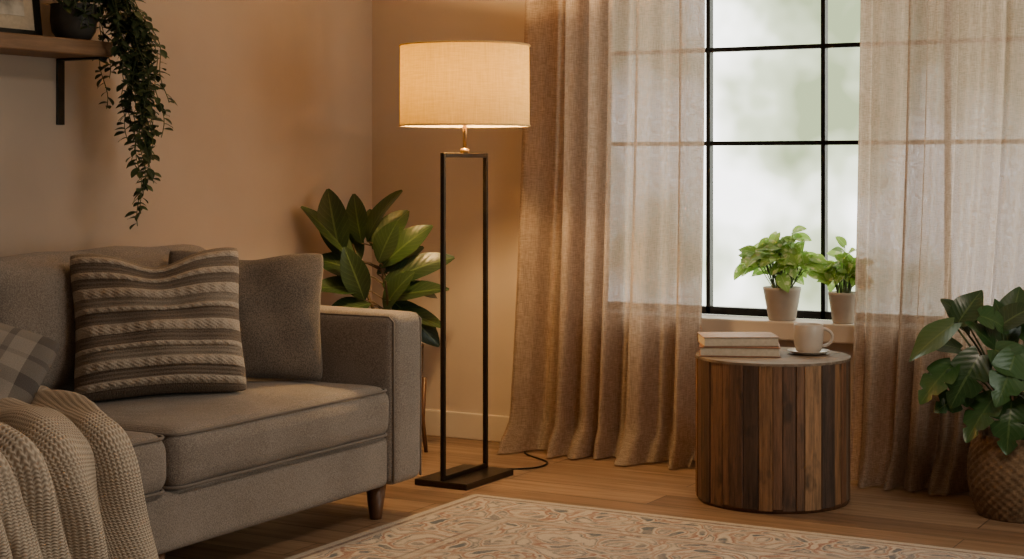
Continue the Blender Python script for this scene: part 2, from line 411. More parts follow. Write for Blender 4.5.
def mat_glass():
    m, nt, b = new_mat('window_glass', .02)
    tp = N(nt, 'ShaderNodeBsdfTransparent'); gl = N(nt, 'ShaderNodeBsdfGlossy', {'Roughness': .02})
    mx = N(nt, 'ShaderNodeMixShader', {0: .04, 1: tp.outputs[0], 2: gl.outputs[0]})
    nt.links.new(mx.outputs[0], nt.nodes['Material Output'].inputs[0]); return m
M_glass = mat_glass()
def mat_art():
    m, nt, b = new_mat('art_print', .5)
    n1 = noise(nt, coords(nt), 9.0, 4.0)
    nt.links.new(ramp(nt, n1, [(.4, (.08, .09, .09)), (.52, (.35, .32, .28)), (.65, (.6, .56, .5))]), b.inputs['Base Color']); return m
M_art = mat_art()

# ------------------------------------------------------------------ room shell
RX, RY, RZ = 5.4, -7.4, 2.65
WX0, WX1, WZ0, WZ1 = 1.03, 2.95, .56, 2.33
def shell(name, boxes, mat):
    mb = MB()
    for lo, hi in boxes: mb.box(lo, hi)
    return mb.obj(name, [mat], smooth=False)
shell('floor', [((-.2, RY - .2, -.1), (RX + .2, .2, 0))], M_floor)
shell('ceiling', [((-.2, RY - .2, RZ), (RX + .2, .2, RZ + .1))], M_ceil)
shell('wall_left', [((-.2, RY - .2, 0), (0, .2, RZ))], M_wall)
shell('wall_back', [((0, 0, 0), (WX0, .2, RZ)), ((WX1, 0, 0), (RX, .2, RZ)), ((WX0, 0, 0), (WX1, .2, WZ0 - .07)), ((WX0, 0, WZ1), (WX1, .2, RZ))], M_wall)
R0, R1, RZ0, RZ1 = -2.6, -.7, .4, 1.95  # opening added out of view to let in side fill light
shell('wall_right', [((RX, RY - .2, 0), (RX + .2, R0, RZ)), ((RX, R1, 0), (RX + .2, .2, RZ)), ((RX, R0, 0), (RX + .2, R1, RZ0)), ((RX, R0, RZ1), (RX + .2, R1, RZ))], M_wall)
shell('wall_front', [((0, RY - .2, 0), (RX, RY, RZ))], M_wall)
bevel(shell('baseboard_back', [((0, -.016, 0), (RX, 0, .11))], M_trim), .004)
bevel(shell('baseboard_left', [((0, RY, 0), (.016, -.016, .11))], M_trim), .004)
mb = MB()
yw0, yw1 = .12, .155
mb.box((WX0, yw0, WZ0), (WX0 + .035, yw1, WZ1)); mb.box((WX1 - .035, yw0, WZ0), (WX1, yw1, WZ1))
mb.box((WX0, yw0, WZ0), (WX1, yw1, WZ0 + .03)); mb.box((WX0, yw0, WZ1 - .035), (WX1, yw1, WZ1))
for x in (1.520, 1.992, 2.464): mb.box((x - .0085, yw0, WZ0), (x + .0085, yw1, WZ1))
for z in (1.235, 1.605, 1.975): mb.box((WX0, yw0 + .003, z - .0085), (WX1, yw1 - .003, z + .0085))
wf = mb.obj('frame', [M_black], smooth=False)
mb = MB(); mb.box((WX0, .135, WZ0), (WX1, .139, WZ1)); wg = mb.obj('pane', [M_glass], smooth=False)
group('window_1', (1.99, .14, WZ0), [wf, wg])
mb = MB()
for y in (R0, (R0 + R1) / 2 - .02, R1 - .04): mb.box((RX + .1, y, RZ0), (RX + .14, y + .04, RZ1))
for z in (RZ0, 1.4, RZ1 - .04): mb.box((RX + .1, R0, z), (RX + .14, R1, z + .04))
wf = mb.obj('frame', [M_black], smooth=False)
group('added_fill_window', (RX + .12, (R0 + R1) / 2, RZ0), [wf])  # frame of the added opening that lights the sofa from the right
bevel(shell('trim_1', [((WX0 - .04, -.04, WZ0 - .07), (WX1 + .04, .12, WZ0))], M_trim), .006)

# ------------------------------------------------------------------ curtains
def curtain(name, xt0, xt1, xb0, xb1, nf, seed, yc=-.128):
    rr = random.Random(seed); ph = [rr.random() * 6.28 for _ in range(6)]
    n = 300; rows = []; ztop = 2.46
    zs = [ztop * (1 - i / 46) for i in range(45)] + [.035, .016, .010, .008]
    for i, z in enumerate(zs):
        k = z / ztop; e = (1 - k); row = []
        A = .042 + .012 * e
        pool = max(0, (.14 - z) / .14)
        for j in range(n + 1):
            t = j / n
            tw = t + .04 * sin(2 * pi * t * 1.7 + ph[0]) + .014 * sin(2 * pi * 5 * t + ph[1]) + .012 * e * sin(ph[2] + 9 * t)
            f = sin(2 * pi * nf * tw); f = math.copysign(abs(f) ** .85, f)
            f2 = sin(2 * pi * nf * 2.3 * t + ph[3] + e * 1.2) * .18 + sin(2 * pi * nf * .5 * t + ph[4]) * .25 * (0.4 + e)
            y = yc + A * (f + f2) - pool ** 2 * (.07 + .04 * sin(2 * pi * 3.1 * t + ph[5]))
            fl = e ** 2.2
            x = (xt0 * (1 - t) + xt1 * t) * (1 - fl) + (xb0 * (1 - t) + xb1 * t) * fl + .012 * cos(2 * pi * nf * tw) * (1 - e * .5)
            zz = z + (.02 * (sin(2 * pi * nf * 1.4 * t + ph[1]) + 1) * pool if z > .03 else 0)
            row.append((x, min(y, -.045), zz))
        rows.append(row)
    mb = MB(); mb.grid(rows); o = mb.obj(name, [M_curt])
    return o
c1 = curtain('curtain_panel', .815, 1.608, .735, 1.575, 6.5, 3)
c2 = curtain('curtain_panel', 2.206, 2.98, 2.17, 2.80, 6.5, 11)
origin_to(c1, (1.2, -.1, 0)); origin_to(c2, (2.5, -.1, 0))
c1.name = 'linen_curtain'; c2.name = 'linen_curtain.001'
mb = MB(); mb.tube([(.55, -.115, 2.48), (3.4, -.115, 2.48)], .014, 12)
for x in (.55, 3.4): mb.lathe([(0.001, -.03), (.02, -.025), (.03, 0), (.02, .025), (.001, .03)], (x, -.115, 2.48), 16)
for x in (.7, 3.25): mb.tube([(x, -.115, 2.48), (x, 0, 2.48)], .009, 8); mb.box((x - .02, -.01, 2.44), (x + .02, 0, 2.52))
mb.obj('curtain_rod', [M_black])

# ------------------------------------------------------------------ sofa
Y0, Y1 = -1.494, -3.624
parts = []
parts.append(rbox('base', (.10, Y1, .11), (1.085, Y0, .275), .025, M_sofa, n=10))
parts.append(rbox('arm_1', (.07, Y0, .11), (1.10, Y0 + .178, .665), .032, M_sofa, (0.006, .008, .008), n=16, wr=.0015, seed=1))
parts.append(rbox('arm_2', (.07, Y1 - .178, .11), (1.10, Y1, .665), .032, M_sofa, (0.006, .008, .008), n=16, wr=.0015, seed=2))
parts.append(rbox('back_frame', (.07, Y1, .11), (.27, Y0, .79), .05, M_sofa, n=12))
ym = (Y0 + Y1) / 2
for i, (a, b) in enumerate(((Y0 - .004, ym + .003), (ym - .003, Y1 + .004))):
    parts.append(rbox('seat_cushion_%d' % (i + 1), (.44, b, .272), (1.105, a, .437), .05, M_sofa, (.012, .0, .022), n=26, wr=.003, seed=5 + i))
    Mr = Matrix.Translation((.30, 0, .44)) @ Matrix.Rotation(radians(-9), 4, 'Y') @ Matrix.Translation((-.30, 0, -.44))
    parts.append(rbox('back_cushion_%d' % (i + 1), (.27, b, .44), (.47, a, .860), .075, M_sofa, (.05, .0, .018), n=22, wr=.006, seed=15 + i, M=Mr))
    mp_ = MB()
    cx, cy, hx, hy = (.44 + 1.105) / 2, (a + b) / 2, (1.105 - .44) / 2, (a - b) / 2
    for z in (.426, .283):
        pts = loop_rect(cx, cy, hx - .007, hy - .007, .045, z); mp_.tube(pts, .0045, 6, caps=False)
    parts.append(mp_.obj('piping_%d' % (i + 1), [M_sofa_pipe]))
mp_ = MB()
for yy in (Y0, Y0 + .178):
    s_ = 1 if yy == Y0 else -1
    mp_.tube([(1.094, yy + s_ * .009, .12), (1.094, yy + s_ * .009, .64), (1.075, yy + s_ * .009, .657), (.12, yy + s_ * .009, .658)], .0035, 6)
parts.append(mp_.obj('arm_piping', [M_sofa_pipe]))
ml = MB()
for (x, y) in ((1.03, Y0 - .0), (1.03, Y1 - .05), (.15, Y0 + .05), (.15, Y1 - .05), (1.03, ym), (.15, ym)):
    ml.lathe([(.0001, .002), (.019, 0), (.021, .01), (.034, .112), (.0001, .112)], (x, y, 0), 20)
parts.append(ml.obj('legs', [M_leg]))
group('sofa', (.6, ym, 0), parts)

# ------------------------------------------------------------------ pillows
def kd(u, v):
    vv = (v + 1) / 2; d = 0
    for k, (c0, w) in enumerate(ROWS):
        q = (vv - c0) / w
        if abs(q) < 1: d = max(d, (1 - q * q) ** .7 * .014 * (.86 + .14 * sin(u * 44 + k * 1.9) + .10 * sin(u * 90 + vv * 260)))
    if d == 0: d = .0018 * sin(vv * 2 * pi * 36)
    return d
p1 = pillow('striped_knit_pillow', M_knit, (.665, -2.125, .672), .535, .475, .2, radians(44), radians(16), radians(2), chop=.045, n=230, disp=kd, seed=3, bow=.09)
p2 = pillow('taupe_throw_pillow', M_pil2, (.672, -1.715, .663), .53, .445, .17, radians(42), radians(15), radians(-2), chop=.02, n=70, seed=8, bow=.09)
p3 = pillow('plaid_throw_pillow', M_plaid, (.60, -2.87, .60), .50, .38, .14, radians(45), radians(34), radians(-22), chop=.0, n=70, seed=9)
origin_to(p1, (.675, -2.12, .46)); origin_to(p2, (.665, -1.71, .46)); origin_to(p3, (.56, -2.7, .46))

# ------------------------------------------------------------------ throw blanket
path = [(.50, .472), (.60, .474), (.80, .476), (1.0, .474), (1.08, .462), (1.125, .435), (1.14, .39), (1.145, .33), (1.15, .25), (1.155, .17), (1.158, .09)]
def smooth_path(P, n):
    d = [0]
    for a, b in zip(P, P[1:]): d.append(d[-1] + math.dist(a, b))
    out = []
    for i in range(n + 1):
        s = d[-1] * i / n
        for k in range(len(P) - 1):
            if s <= d[k + 1] + 1e-9: break
        t = (s - d[k]) / (d[k + 1] - d[k]); out.append((P[k][0] * (1 - t) + P[k + 1][0] * t, P[k][1] * (1 - t) + P[k + 1][1] * t, s / d[-1]))
    for _ in range(3):
        o2 = out[:]
        for k in range(1, n): o2[k] = ((out[k - 1][0] + out[k][0] * 2 + out[k + 1][0]) / 4, (out[k - 1][1] + out[k][1] * 2 + out[k + 1][1]) / 4, out[k][2])
        out = o2
    return out
pp = smooth_path(path, 120); rows = []; W_ = 240
for i, (x, z, s) in enumerate(pp):
    a = pp[max(0, i - 1)]; b = pp[min(len(pp) - 1, i + 1)]; tx, tz = b[0] - a[0], b[1] - a[1]; l = math.hypot(tx, tz); nx, nz = -tz / l, tx / l
    row = []
    for j in range(W_ + 1):
        w = j / W_
        yr = -2.42 - .38 * min(1, s / .60) ** .8 + .05 * max(0, (s - .6) / .4) - .012 * sin(s * 11); yl = -3.35 - .05 * sin(s * 5)
        y = yr * (1 - w) + yl * w
        ph = 2 * pi * (5.5 * w + .5 * sin(4.2 * w + 3.0 * s) + .9 * s * (1 - w))
        amp = .014 + .022 * s
        f = amp * (1 + sin(ph)) + .006 * (1 + sin(ph * 2.3 + s * 8)) + .006 * (1 + sin(s * 19 + w * 13))
        f *= min(1, .3 + w * 14)
        y += .018 * cos(ph)
        row.append((x + nx * f, y, z + nz * f))
    rows.append(row)
mb = MB(); mb.grid(rows); th = mb.obj('blanket', [M_throw])
sm = th.modifiers.new('sol', 'SOLIDIFY'); sm.thickness = .009; sm.offset = 1
mf = MB()
for j in range(0, W_ + 1, 4):
    p = rows[-1][j]; mf.tube([p, (p[0] + .002, p[1] + random.uniform(-.004, .004), p[2] - .035), (p[0] + .004, p[1] + random.uniform(-.008, .008), p[2] - .07)], [.004, .0035, .003], 6)
fr = mf.obj('fringe', [M_throw])
group('knit_throw_blanket', (1.1, -3.0, .02), [th, fr])

# ------------------------------------------------------------------ floor lamp
LX, LY = .942, -.786
parts = []
parts.append(bevel(boxobj('base', (LX - .11, LY - .17, 0), (LX + .11, LY + .17, .022), M_bronze, .003), .003))
mb = MB(); q = .0078; hl = .15
mb.box((LX - q, LY - hl - q, .022), (LX + q, LY - hl + q, 1.194)); mb.box((LX - q, LY + hl - q, .022), (LX + q, LY + hl + q, 1.194))
mb.box((LX - q, LY - hl + q, 1.177), (LX + q, LY + hl - q, 1.194)); mb.box((LX - q, LY - hl + q, .022), (LX + q, LY + hl - q, .039))
parts.append(bevel(mb.obj('frame', [M_bronze], smooth=False), .002))
mb = MB(); mb.tube([(LX, LY, 1.194), (LX, LY, 1.36)], .008, 12); mb.lathe([(.0001, 0), (.018, 0), (.018, .012), (.009, .018)], (LX, LY, 1.194), 20)
mb.lathe([(.0001, 0), (.02, 0), (.02, .05), (.0001, .055)], (LX, LY, 1.34), 20)
for a in range(3):
    an = a * 2 * pi / 3; mb.tube([(LX, LY, 1.55), (LX + .233 * cos(an), LY + .233 * sin(an), 1.575)], .002, 6)
mb.tube([(LX + .03, LY, 1.37), (LX + .06, LY, 1.45), (LX, LY, 1.55)], .002, 6); mb.tube([(LX - .03, LY, 1.37), (LX - .06, LY, 1.45), (LX, LY, 1.55)], .002, 6)
parts.append(mb.obj('stem', [M_brass]))
mb = MB(); n_ = 96; SB = 1.293
mb.lathe([(.237, SB), (.2355, 1.585)], (LX, LY, 0), n_); o = mb.obj('shade', [M_shade]); parts.append(o)
mb = MB()
for z in (SB, 1.585): mb.tube([(LX + .2375 * cos(a * 2 * pi / 64), LY + .2375 * sin(a * 2 * pi / 64), z) for a in range(65)], .0035, 6, caps=False)
parts.append(mb.obj('shade_trim', [M_shade]))
M_bulb, nt, b = new_mat('glowing_bulb', .3); b.inputs['Emission Color'].default_value = (1, .62, .28, 1); b.inputs['Emission Strength'].default_value = 12
mb = MB(); mb.lathe([(.001, 0), (.014, .01), (.018, .03), (.03, .06), (.03, .08), (.018, .1), (.001, .107)], (LX, LY, 1.375), 20); parts.append(mb.obj('bulb', [M_bulb]))
mb = MB(); cpts = [(LX + .03, LY + .165, .012), (LX + .05, LY + .25, .004), (LX + .12, LY + .33, .004), (LX + .1, LY + .45, .004), (LX - .05, LY + .56, .004), (LX - .12, LY + .68, .004), (LX - .12, LY + .755, .03)]
sp_ = []
for i in range(len(cpts) - 1):
    for k in range(6):
        t = k / 6; P0, P1, P2, P3 = [V(cpts[max(0, min(len(cpts) - 1, i + d))]) for d in (-1, 0, 1, 2)]
        sp_.append(.5 * ((2 * P1) + (P2 - P0) * t + (2 * P0 - 5 * P1 + 4 * P2 - P3) * t * t + (3 * P1 - P0 - 3 * P2 + P3) * t ** 3))
mb.tube(sp_, .0035, 6); parts.append(mb.obj('cord', [M_black]))
ld = bpy.data.lights.new('bulb_light', 'POINT'); ld.energy = 105; ld.color = (1, .62, .24); ld.shadow_soft_size = .05
lo = bpy.data.objects.new('bulb_light', ld); COL.objects.link(lo); lo.location = (LX, LY, 1.47)
parts.append(lo)
group('floor_lamp', (LX, LY, 0), parts)

# ------------------------------------------------------------------ side table
TX, TY, TR, TH = 2.040, -.552, .2655, .492
mb = MB(); ns = 36; rt = random.Random(4); a = 0
ws = [rt.uniform(.6, 1.6) for _ in range(ns)]; tot = sum(ws)
for w in ws:
    da = w / tot * 2 * pi; g = .003; r1 = TR - rt.uniform(0, .006); r0 = TR - .03; rr_ = rt.random()
    k = 3; rows = []
    for z in (.012 + rt.uniform(-.004, .003), TH - .004):
        rows.append([(TX + r * cos(t), TY + r * sin(t), z) for (r, t) in [(r0, a + g)] + [(r1, a + g + (da - 2 * g) * i / k) for i in range(k + 1)] + [(r0, a + da - g)]])
    mb.grid(rows, 0, rr_, close=True)
    o = len(mb.v) - 2 * (k + 3)
    mb.face(tuple(o + i for i in range(k + 3)), None, 0, rr_); mb.face(tuple(o + k + 3 + i for i in range(k + 3))[::-1], None, 0, rr_)
    a += da
st_ = bevel(mb.obj('staves', [M_table], smooth=False), .0015, 1)
mb = MB(); mb.lathe([(.0001, .0), (TR - .008, .0), (TR - .008, .03), (TR - .026, .03), (TR - .026, TH - .02), (.0001, TH - .02)], (TX, TY, 0), 64); core = mb.obj('core', [M_leg])
mb = MB(); ys = [-TR + .002 + i * (2 * TR - .004) / 6 for i in range(7)]
rot = Matrix.Translation((TX, TY, 0)) @ Matrix.Rotation(radians(20), 4, 'Z')
for i in range(6):
    ya, yb = ys[i] + .001, ys[i + 1] - .001; m_ = 12; top = []; R = TR - .001
    for k in range(m_ + 1):
        y = ya + (yb - ya) * k / m_; top.append((math.sqrt(max(0, R * R - y * y)), y))
    for k in range(m_, -1, -1):
        y = ya + (yb - ya) * k / m_; top.append((-math.sqrt(max(0, R * R - y * y)), y))
    rows = [[rot @ V((x, y, z)) for x, y in top] for z in (TH - .006, TH + .003)]
    r_ = rt.random(); mb.grid(rows, 0, r_, close=True); o = len(mb.v) - len(top)
    mb.face(tuple(range(o, o + len(top))), None, 0, r_)
tp_ = mb.obj('top', [M_tabtop], smooth=False)
group('wooden_drum_side_table', (TX, TY, 0), [st_, core, tp_])

# books
def book(name, cx, cy, z, L, W, H, ang, cov):
    M = Matrix.Translation((cx, cy, z)) @ Matrix.Rotation(ang, 4, 'Z')
    mb = MB(); t = .003
    mb.box((-L / 2, -W / 2, 0), (L / 2, W / 2, t), 0, M=M); mb.box((-L / 2, -W / 2, H - t), (L / 2, W / 2, H), 0, M=M)
    mb.box((-L / 2, W / 2 - t, t), (L / 2, W / 2, H - t), 0, M=M)
    mb.box((-L / 2 + .004, -W / 2 + .004, t), (L / 2 - .004, W / 2 - t, H - t), 1, M=M)
    return bevel(mb.obj(name, [cov, M_page], smooth=False), .001, 2)
zt = TH + .0035
bk1 = book('book_1', 1.930, -.582, zt, .275, .19, .033, radians(22), M_book2)
bk2 = book('book_2', 1.922, -.580, zt + .0335, .26, .18, .033, radians(30), M_book1)
group('stack_of_books', (1.945, -.575, zt), [bk1, bk2])
# mug + saucer
MX, MY = 2.140, -.470
mb = MB(); mb.lathe([(.0001, 0), (.04, 0), (.055, .004), (.072, .012), (.073, .014), (.055, .008), (.04, .005), (.0001, .005)], (MX, MY, zt), 48); sau = mb.obj('saucer', [M_ceram])
mb = MB(); zb = zt + .006
mb.lathe([(.0001, 0), (.034, 0), (.043, .006), (.049, .03), (.051, .06), (.051, .096), (.050, .098), (.048, .096), (.046, .05), (.040, .01), (.0001, .008)], (MX, MY, zb), 48)
hd = V((.8716, .4903, 0))
hp = []
for i in range(17):
    t = -pi / 2 + pi * i / 16; hp.append(V((MX, MY, zb + .052)) + hd * (.047 + .036 * cos(t)) + V((0, 0, .03 * sin(t))))
mb.tube(hp, .0055, 10); mug = mb.obj('mug', [M_ceram])
mb = MB(); mb.lathe([(.0001, .075), (.047, .075)], (MX, MY, zb), 32); cof = mb.obj('coffee', [M_soil])
group('coffee_mug', (MX, MY, zt), [sau, mug, cof])

# ------------------------------------------------------------------ rug
mb = MB(); mb.box((1.13, -1.034 - RH, .001), (1.13 + RW, -1.034, .012)); rug = mb.obj('area_rug', [M_rug], smooth=False)
origin_to(rug, (1.13 + RW / 2, -1.034 - RH / 2, 0)); bevel(rug, .004)

# ------------------------------------------------------------------ wall shelf
SZ = 1.507
sh = bevel(boxobj('plank', (0, -3.3, SZ), (.215, -1.835, SZ + .05), M_shelf, .004), .004)
mb = MB()
for y in (-1.862, -3.1):
    mb.box((0, y - .017, 1.285), (.007, y + .017, SZ)); mb.box((0, y - .017, SZ - .007), (.19, y + .017, SZ))
    mb.box((.19, y - .017, SZ - .012), (.196, y + .017, SZ))
br_ = bevel(mb.obj('brackets', [M_black], smooth=False), .0015)
group('wall_shelf', (0, -2.5, SZ), [sh, br_])
lean = Matrix.Translation((.08, -2.235, SZ + .0505)) @ Matrix.Rotation(radians(-7), 4, 'Y')
mb = MB(); w2, hh, f = .20, .46, .024
mb.box((0, -w2, 0), (.018, -w2 + f, hh), 0, M=lean); mb.box((0, w2 - f, 0), (.018, w2, hh), 0, M=lean)
mb.box((0, -w2, 0), (.018, w2, f), 0, M=lean); mb.box((0, -w2, hh - f), (.018, w2, hh), 0, M=lean)
fo = mb.obj('moulding', [M_black], smooth=False)
mb = MB(); mb.box((.003, -w2 + f, f), (.009, w2 - f, hh - f), 0, M=lean); mo = mb.obj('mat_board', [M_page], smooth=False)
mb = MB(); mb.box((.009, -w2 + .065, .07), (.011, w2 - .065, hh - .07), 0, M=lean); ao = mb.obj('print', [M_art], smooth=False)
group('picture_frame', (.055, -2.26, SZ + .0505), [fo, mo, ao])

# ------------------------------------------------------------------ trailing plant on shelf
PX, PY, PZ = .125, -1.925, SZ + .0505
mb = MB(); mb.lathe([(.0001, 0), (.05, 0), (.07, .03), (.076, .07), (.074, .115), (.077, .12), (.07, .12), (.068, .1), (.0001, .1)], (PX, PY, PZ), 40); pot = mb.obj('pot', [M_dark])
ml = MB(); rv = random.Random(21)
for s in range(48):
    an = rv.uniform(.25, 1.75)
    L_ = rv.choice([.22, .27, .32, .38, .46, .55, .62]) * rv.uniform(.8, 1.05)
    out = rv.uniform(.13, .27)
    if s < 7: L_ = [.84, .80, .74, .68, .62, .56, .7][s]; an = .95 + .09 * (s - 3); out = .17 + .012 * s
    if s >= 38: an = rv.uniform(-1.3, .4); L_ = rv.uniform(.12, .20); out = rv.uniform(.04, .06)
    P = []; steps = 26
    for i in range(steps + 1):
        t = i / steps; l = L_ * t
        h = out * (1 - math.exp(-l * (8 if s < 38 else 22))); zz = PZ + .13 + .05 * sin(min(1, l / .12) * pi) - max(0, l - .10) * 1.0
        tgt = (PX + cos(an) * (.04 + h), PY + sin(an) * (.04 + h))
        P.append(V((max(.02, tgt[0] + .008 * sin(l * 30 + s)), tgt[1] + .008 * cos(l * 26 + s), zz)))
    ml.tube(P, .0015, 5, mi=1)
    l = 0.02
    while l < L_:
        i = l / L_ * steps; k = min(int(i), steps - 1); p = P[k].lerp(P[k + 1], i - k)
        a2 = rv.uniform(0, 2 * pi); d = V((cos(a2), sin(a2), rv.uniform(-.8, .1)))
        Lf = rv.uniform(.03, .048)
        ml.leaf(p, d, V((.3, -.3, 1)), Lf, Lf * .6, .5, 'ellip', 0, .2, 5)
        l += rv.uniform(.010, .020)
for s in range(110):
    an = rv.uniform(0, 2 * pi); r = .08 * math.sqrt(rv.random()); p = V((PX + r * cos(an), PY + r * sin(an), PZ + .11 + rv.uniform(0, .09)))
    Lf = rv.uniform(.03, .045); ml.leaf(p, V((cos(an), sin(an), rv.uniform(-.1, .9))), V((0, 0, 1)), Lf, Lf * .6, .6, 'ellip', 0, .2, 5)
lv = ml.obj('foliage', [M_lf_vine, M_stem], recalc=False)
group('trailing_plant', (PX, PY, PZ), [pot, lv])

# plan-view axes used to lay out foliage
RT = V((.8716, .4903, 0)); TW = V((.4903, -.8716, 0)); UP = V((0, 0, 1))

# ------------------------------------------------------------------ corner ficus
FX, FY = .345, -.40
FZ0 = .16
mb = MB()
mb.lathe([(.0001, 0), (.10, 0), (.125, .05), (.14, .15), (.145, .25), (.148, .265), (.138, .265), (.135, .23), (.0001, .23)], (FX, FY, FZ0), 96, fn=lambda a, z: .003 * sin(a * 36 + (int(z * 60) % 2) * pi))
pot = mb.obj('pot', [M_basket])
mb = MB(); mb.lathe([(.0001, .235), (.136, .235)], (FX, FY, FZ0), 32); soil = mb.obj('soil', [M_soil])
mb = MB()
for k in range(4):
    a = k * pi / 2 + .25; ca, sa = cos(a), sin(a)
    mb.tube([(FX + .165 * ca, FY + .165 * sa, 0), (FX + .15 * ca, FY + .15 * sa, .13), (FX + .158 * ca, FY + .158 * sa, .30)], [.008, .010, .010], 8)
    mb.tube([(FX, FY, .148), (FX + .15 * ca, FY + .15 * sa, .148)], .009, 8)
stand = mb.obj('stand', [M_leg])
ml = MB(); rf = random.Random(5)
cx0, sc = 388, .004
cz = lambda py: 1.15 - (py - 165) * sc
def pt(px, py, dd=0.0): return V((FX, FY, 0)) + RT * ((px - cx0) * sc) + TW * dd + UP * cz(py)
stems = [((378, 240), .02), ((352, 245), -.04), ((388, 280), .09), ((392, 250), -.08)]
for (px, py), dd in stems:
    top = pt(px, py, dd); base = V((FX + rf.uniform(-.02, .02), FY + rf.uniform(-.02, .02), FZ0 + .23))
    midp = base.lerp(top, .5) + V((rf.uniform(-.015, .015), rf.uniform(-.015, .015), 0))
    ml.tube([base, midp, top], [.009, .007, .004], 7, mi=1)
LV = [(342, 258, 322, 190, 36, .05), (356, 262, 306, 208, 34, .02), (368, 242, 394, 188, 34, .03), (374, 250, 412, 214, 30, .02), (382, 268, 434, 230, 32, .05), (384, 286, 456, 266, 32, .07),
      (384, 300, 447, 290, 32, .1), (388, 312, 442, 328, 32, .1), (368, 276, 316, 262, 34, .07), (364, 290, 320, 290, 32, .09), (372, 304, 332, 316, 32, .1), (392, 300, 432, 350, 32, .05),
      (362, 244, 350, 196, 28, -.04), (378, 275, 425, 250, 28, .0), (366, 300, 350, 255, 32, .13), (386, 310, 410, 275, 32, .14), (360, 300, 328, 240, 30, -.02), (396, 290, 440, 305, 30, -.08), (380, 262, 398, 225, 30, .1), (375, 320, 400, 345, 32, .14), (370, 315, 345, 335, 32, .13),
      (360, 262, 335, 222, 30, -.1), (382, 255, 365, 210, 28, -.1)]
for (bx, by, tx, ty, w, dd) in LV:
    b0 = pt(bx, by, dd * .4); t0 = pt(tx, ty, dd * 1.2 + rf.uniform(-.03, .03)); d = t0 - b0; L = d.length * 1.05
    axis = V((FX, FY, b0.z - .05)); ml.tube([axis, b0.lerp(axis, .4) + V((0, 0, .01)), b0], [.003, .003, .0025], 5, mi=1)
    hint = (TW * rf.uniform(.35, 1.0) + UP * .8 + RT * rf.uniform(-.4, .4))
    bend = rf.uniform(.25, .7); dd2 = (d.normalized() + UP * bend * .45).normalized()
    ml.leaf(b0, dd2, hint, L, w * sc * .95, bend, 'ellip', 0, .22, 12, .02)
fol = ml.obj('foliage', [M_lf_ficus, M_bark], recalc=False)
group('potted_rubber_plant', (FX, FY, 0), [pot, soil, stand, fol])

# ------------------------------------------------------------------ sill plants
def sill_plant(x, y, z, r, h, n, spread, hgt, seed, Lr):
    mb = MB(); mb.lathe([(.0001, 0), (r * .68, 0), (r * .72, .004), (r * .98, h - .012), (r, h - .010), (r, h), (r * .93, h), (r * .9, h * .85), (.0001, h * .85)], (x, y, z), 40)
    pot = mb.obj('pot', [M_potw]); mb = MB(); mb.lathe([(.0001, h * .87), (r * .9, h * .87)], (x, y, z), 24); so = mb.obj('soil', [M_soil])
    ml = MB(); rr = random.Random(seed)
    for i in range(n):
        a = rr.uniform(0, 2 * pi); q = rr.random() ** .6
        dx = cos(a) * spread * q; dy = sin(a) * spread * .35 * q
        dy = max(-.05 - y, min(.045 - y, dy))
        hz = h + hgt * (1 - .65 * q * q) * rr.uniform(.5, 1.0)
        tip = V((x + dx, y + dy, z + hz)); b0 = V((x + cos(a) * r * .4, y + sin(a) * r * .3, z + h * .87))
        mid = b0.lerp(tip, .5) + V((0, 0, .03 + .02 * q)); ml.tube([b0, mid, tip], [.0018, .0016, .0012], 5, mi=1)
        L = rr.uniform(*Lr); d = V((dx * 5 + rr.uniform(-.45, .45), -abs(rr.uniform(0, .35)), rr.uniform(-.35, .35)))
        ml.leaf(tip, d, V((rr.uniform(-.3, .3), -.7, .8)), L, L * .72, rr.uniform(.5, 1.1), 'heart', 0, .18, 8, .02)
    fo = ml.obj('foliage', [M_lf_pothos, M_stem], recalc=False)
    return group('potted_pothos', (x, y, z), [pot, so, fo])
sill_plant(1.865, .02, WZ0 + .001, .072, .125, 75, .16, .22, 2, (.06, .085))
sill_plant(2.105, .02, WZ0 + .001, .056, .115, 50, .07, .18, 5, (.05, .065))

# ------------------------------------------------------------------ philodendron in basket
QX, QY = 2.85, -.40
mb = MB(); bh = .27
prof = []
for i in range(41):
    t = i / 40; prof.append((.13 + .045 * sin(pi * (t * .75 + .1)), bh * t))
prof = [(.0001, 0)] + prof + [(.14, bh - .002), (.135, bh * .8), (.0001, bh * .8)]
mb.lathe(prof, (QX, QY, 0), 160, fn=lambda a, z: (.0035 * sin(a * 30 + (int(z / bh * 20) % 2) * pi) + .002 * sin(z / bh * 2 * pi * 20)) if 0.001 < z < bh - .001 else 0)
bas = mb.obj('basket', [M_basket])
mb = MB()
for sg in (-1, 1):
    c = V((QX, QY, bh - .01)) + RT * (.15 * sg)
    mb.tube([c + TW * (.05 * cos(pi * i / 12)) + UP * (.06 * sin(pi * i / 12)) for i in range(13)], .007, 8)
hnd = mb.obj('handles', [M_basket])
mb = MB(); mb.lathe([(.0001, bh * .85), (.14, bh * .85)], (QX, QY, 0), 32); soil = mb.obj('soil', [M_soil])
ml = MB(); rq = random.Random(9); sc2 = .0033
def qt(px, py, dd=0.0): return V((QX, QY, 0)) + RT * ((px - 1022) * sc2) + TW * dd + UP * (1.15 - (py - 165) * sc2)
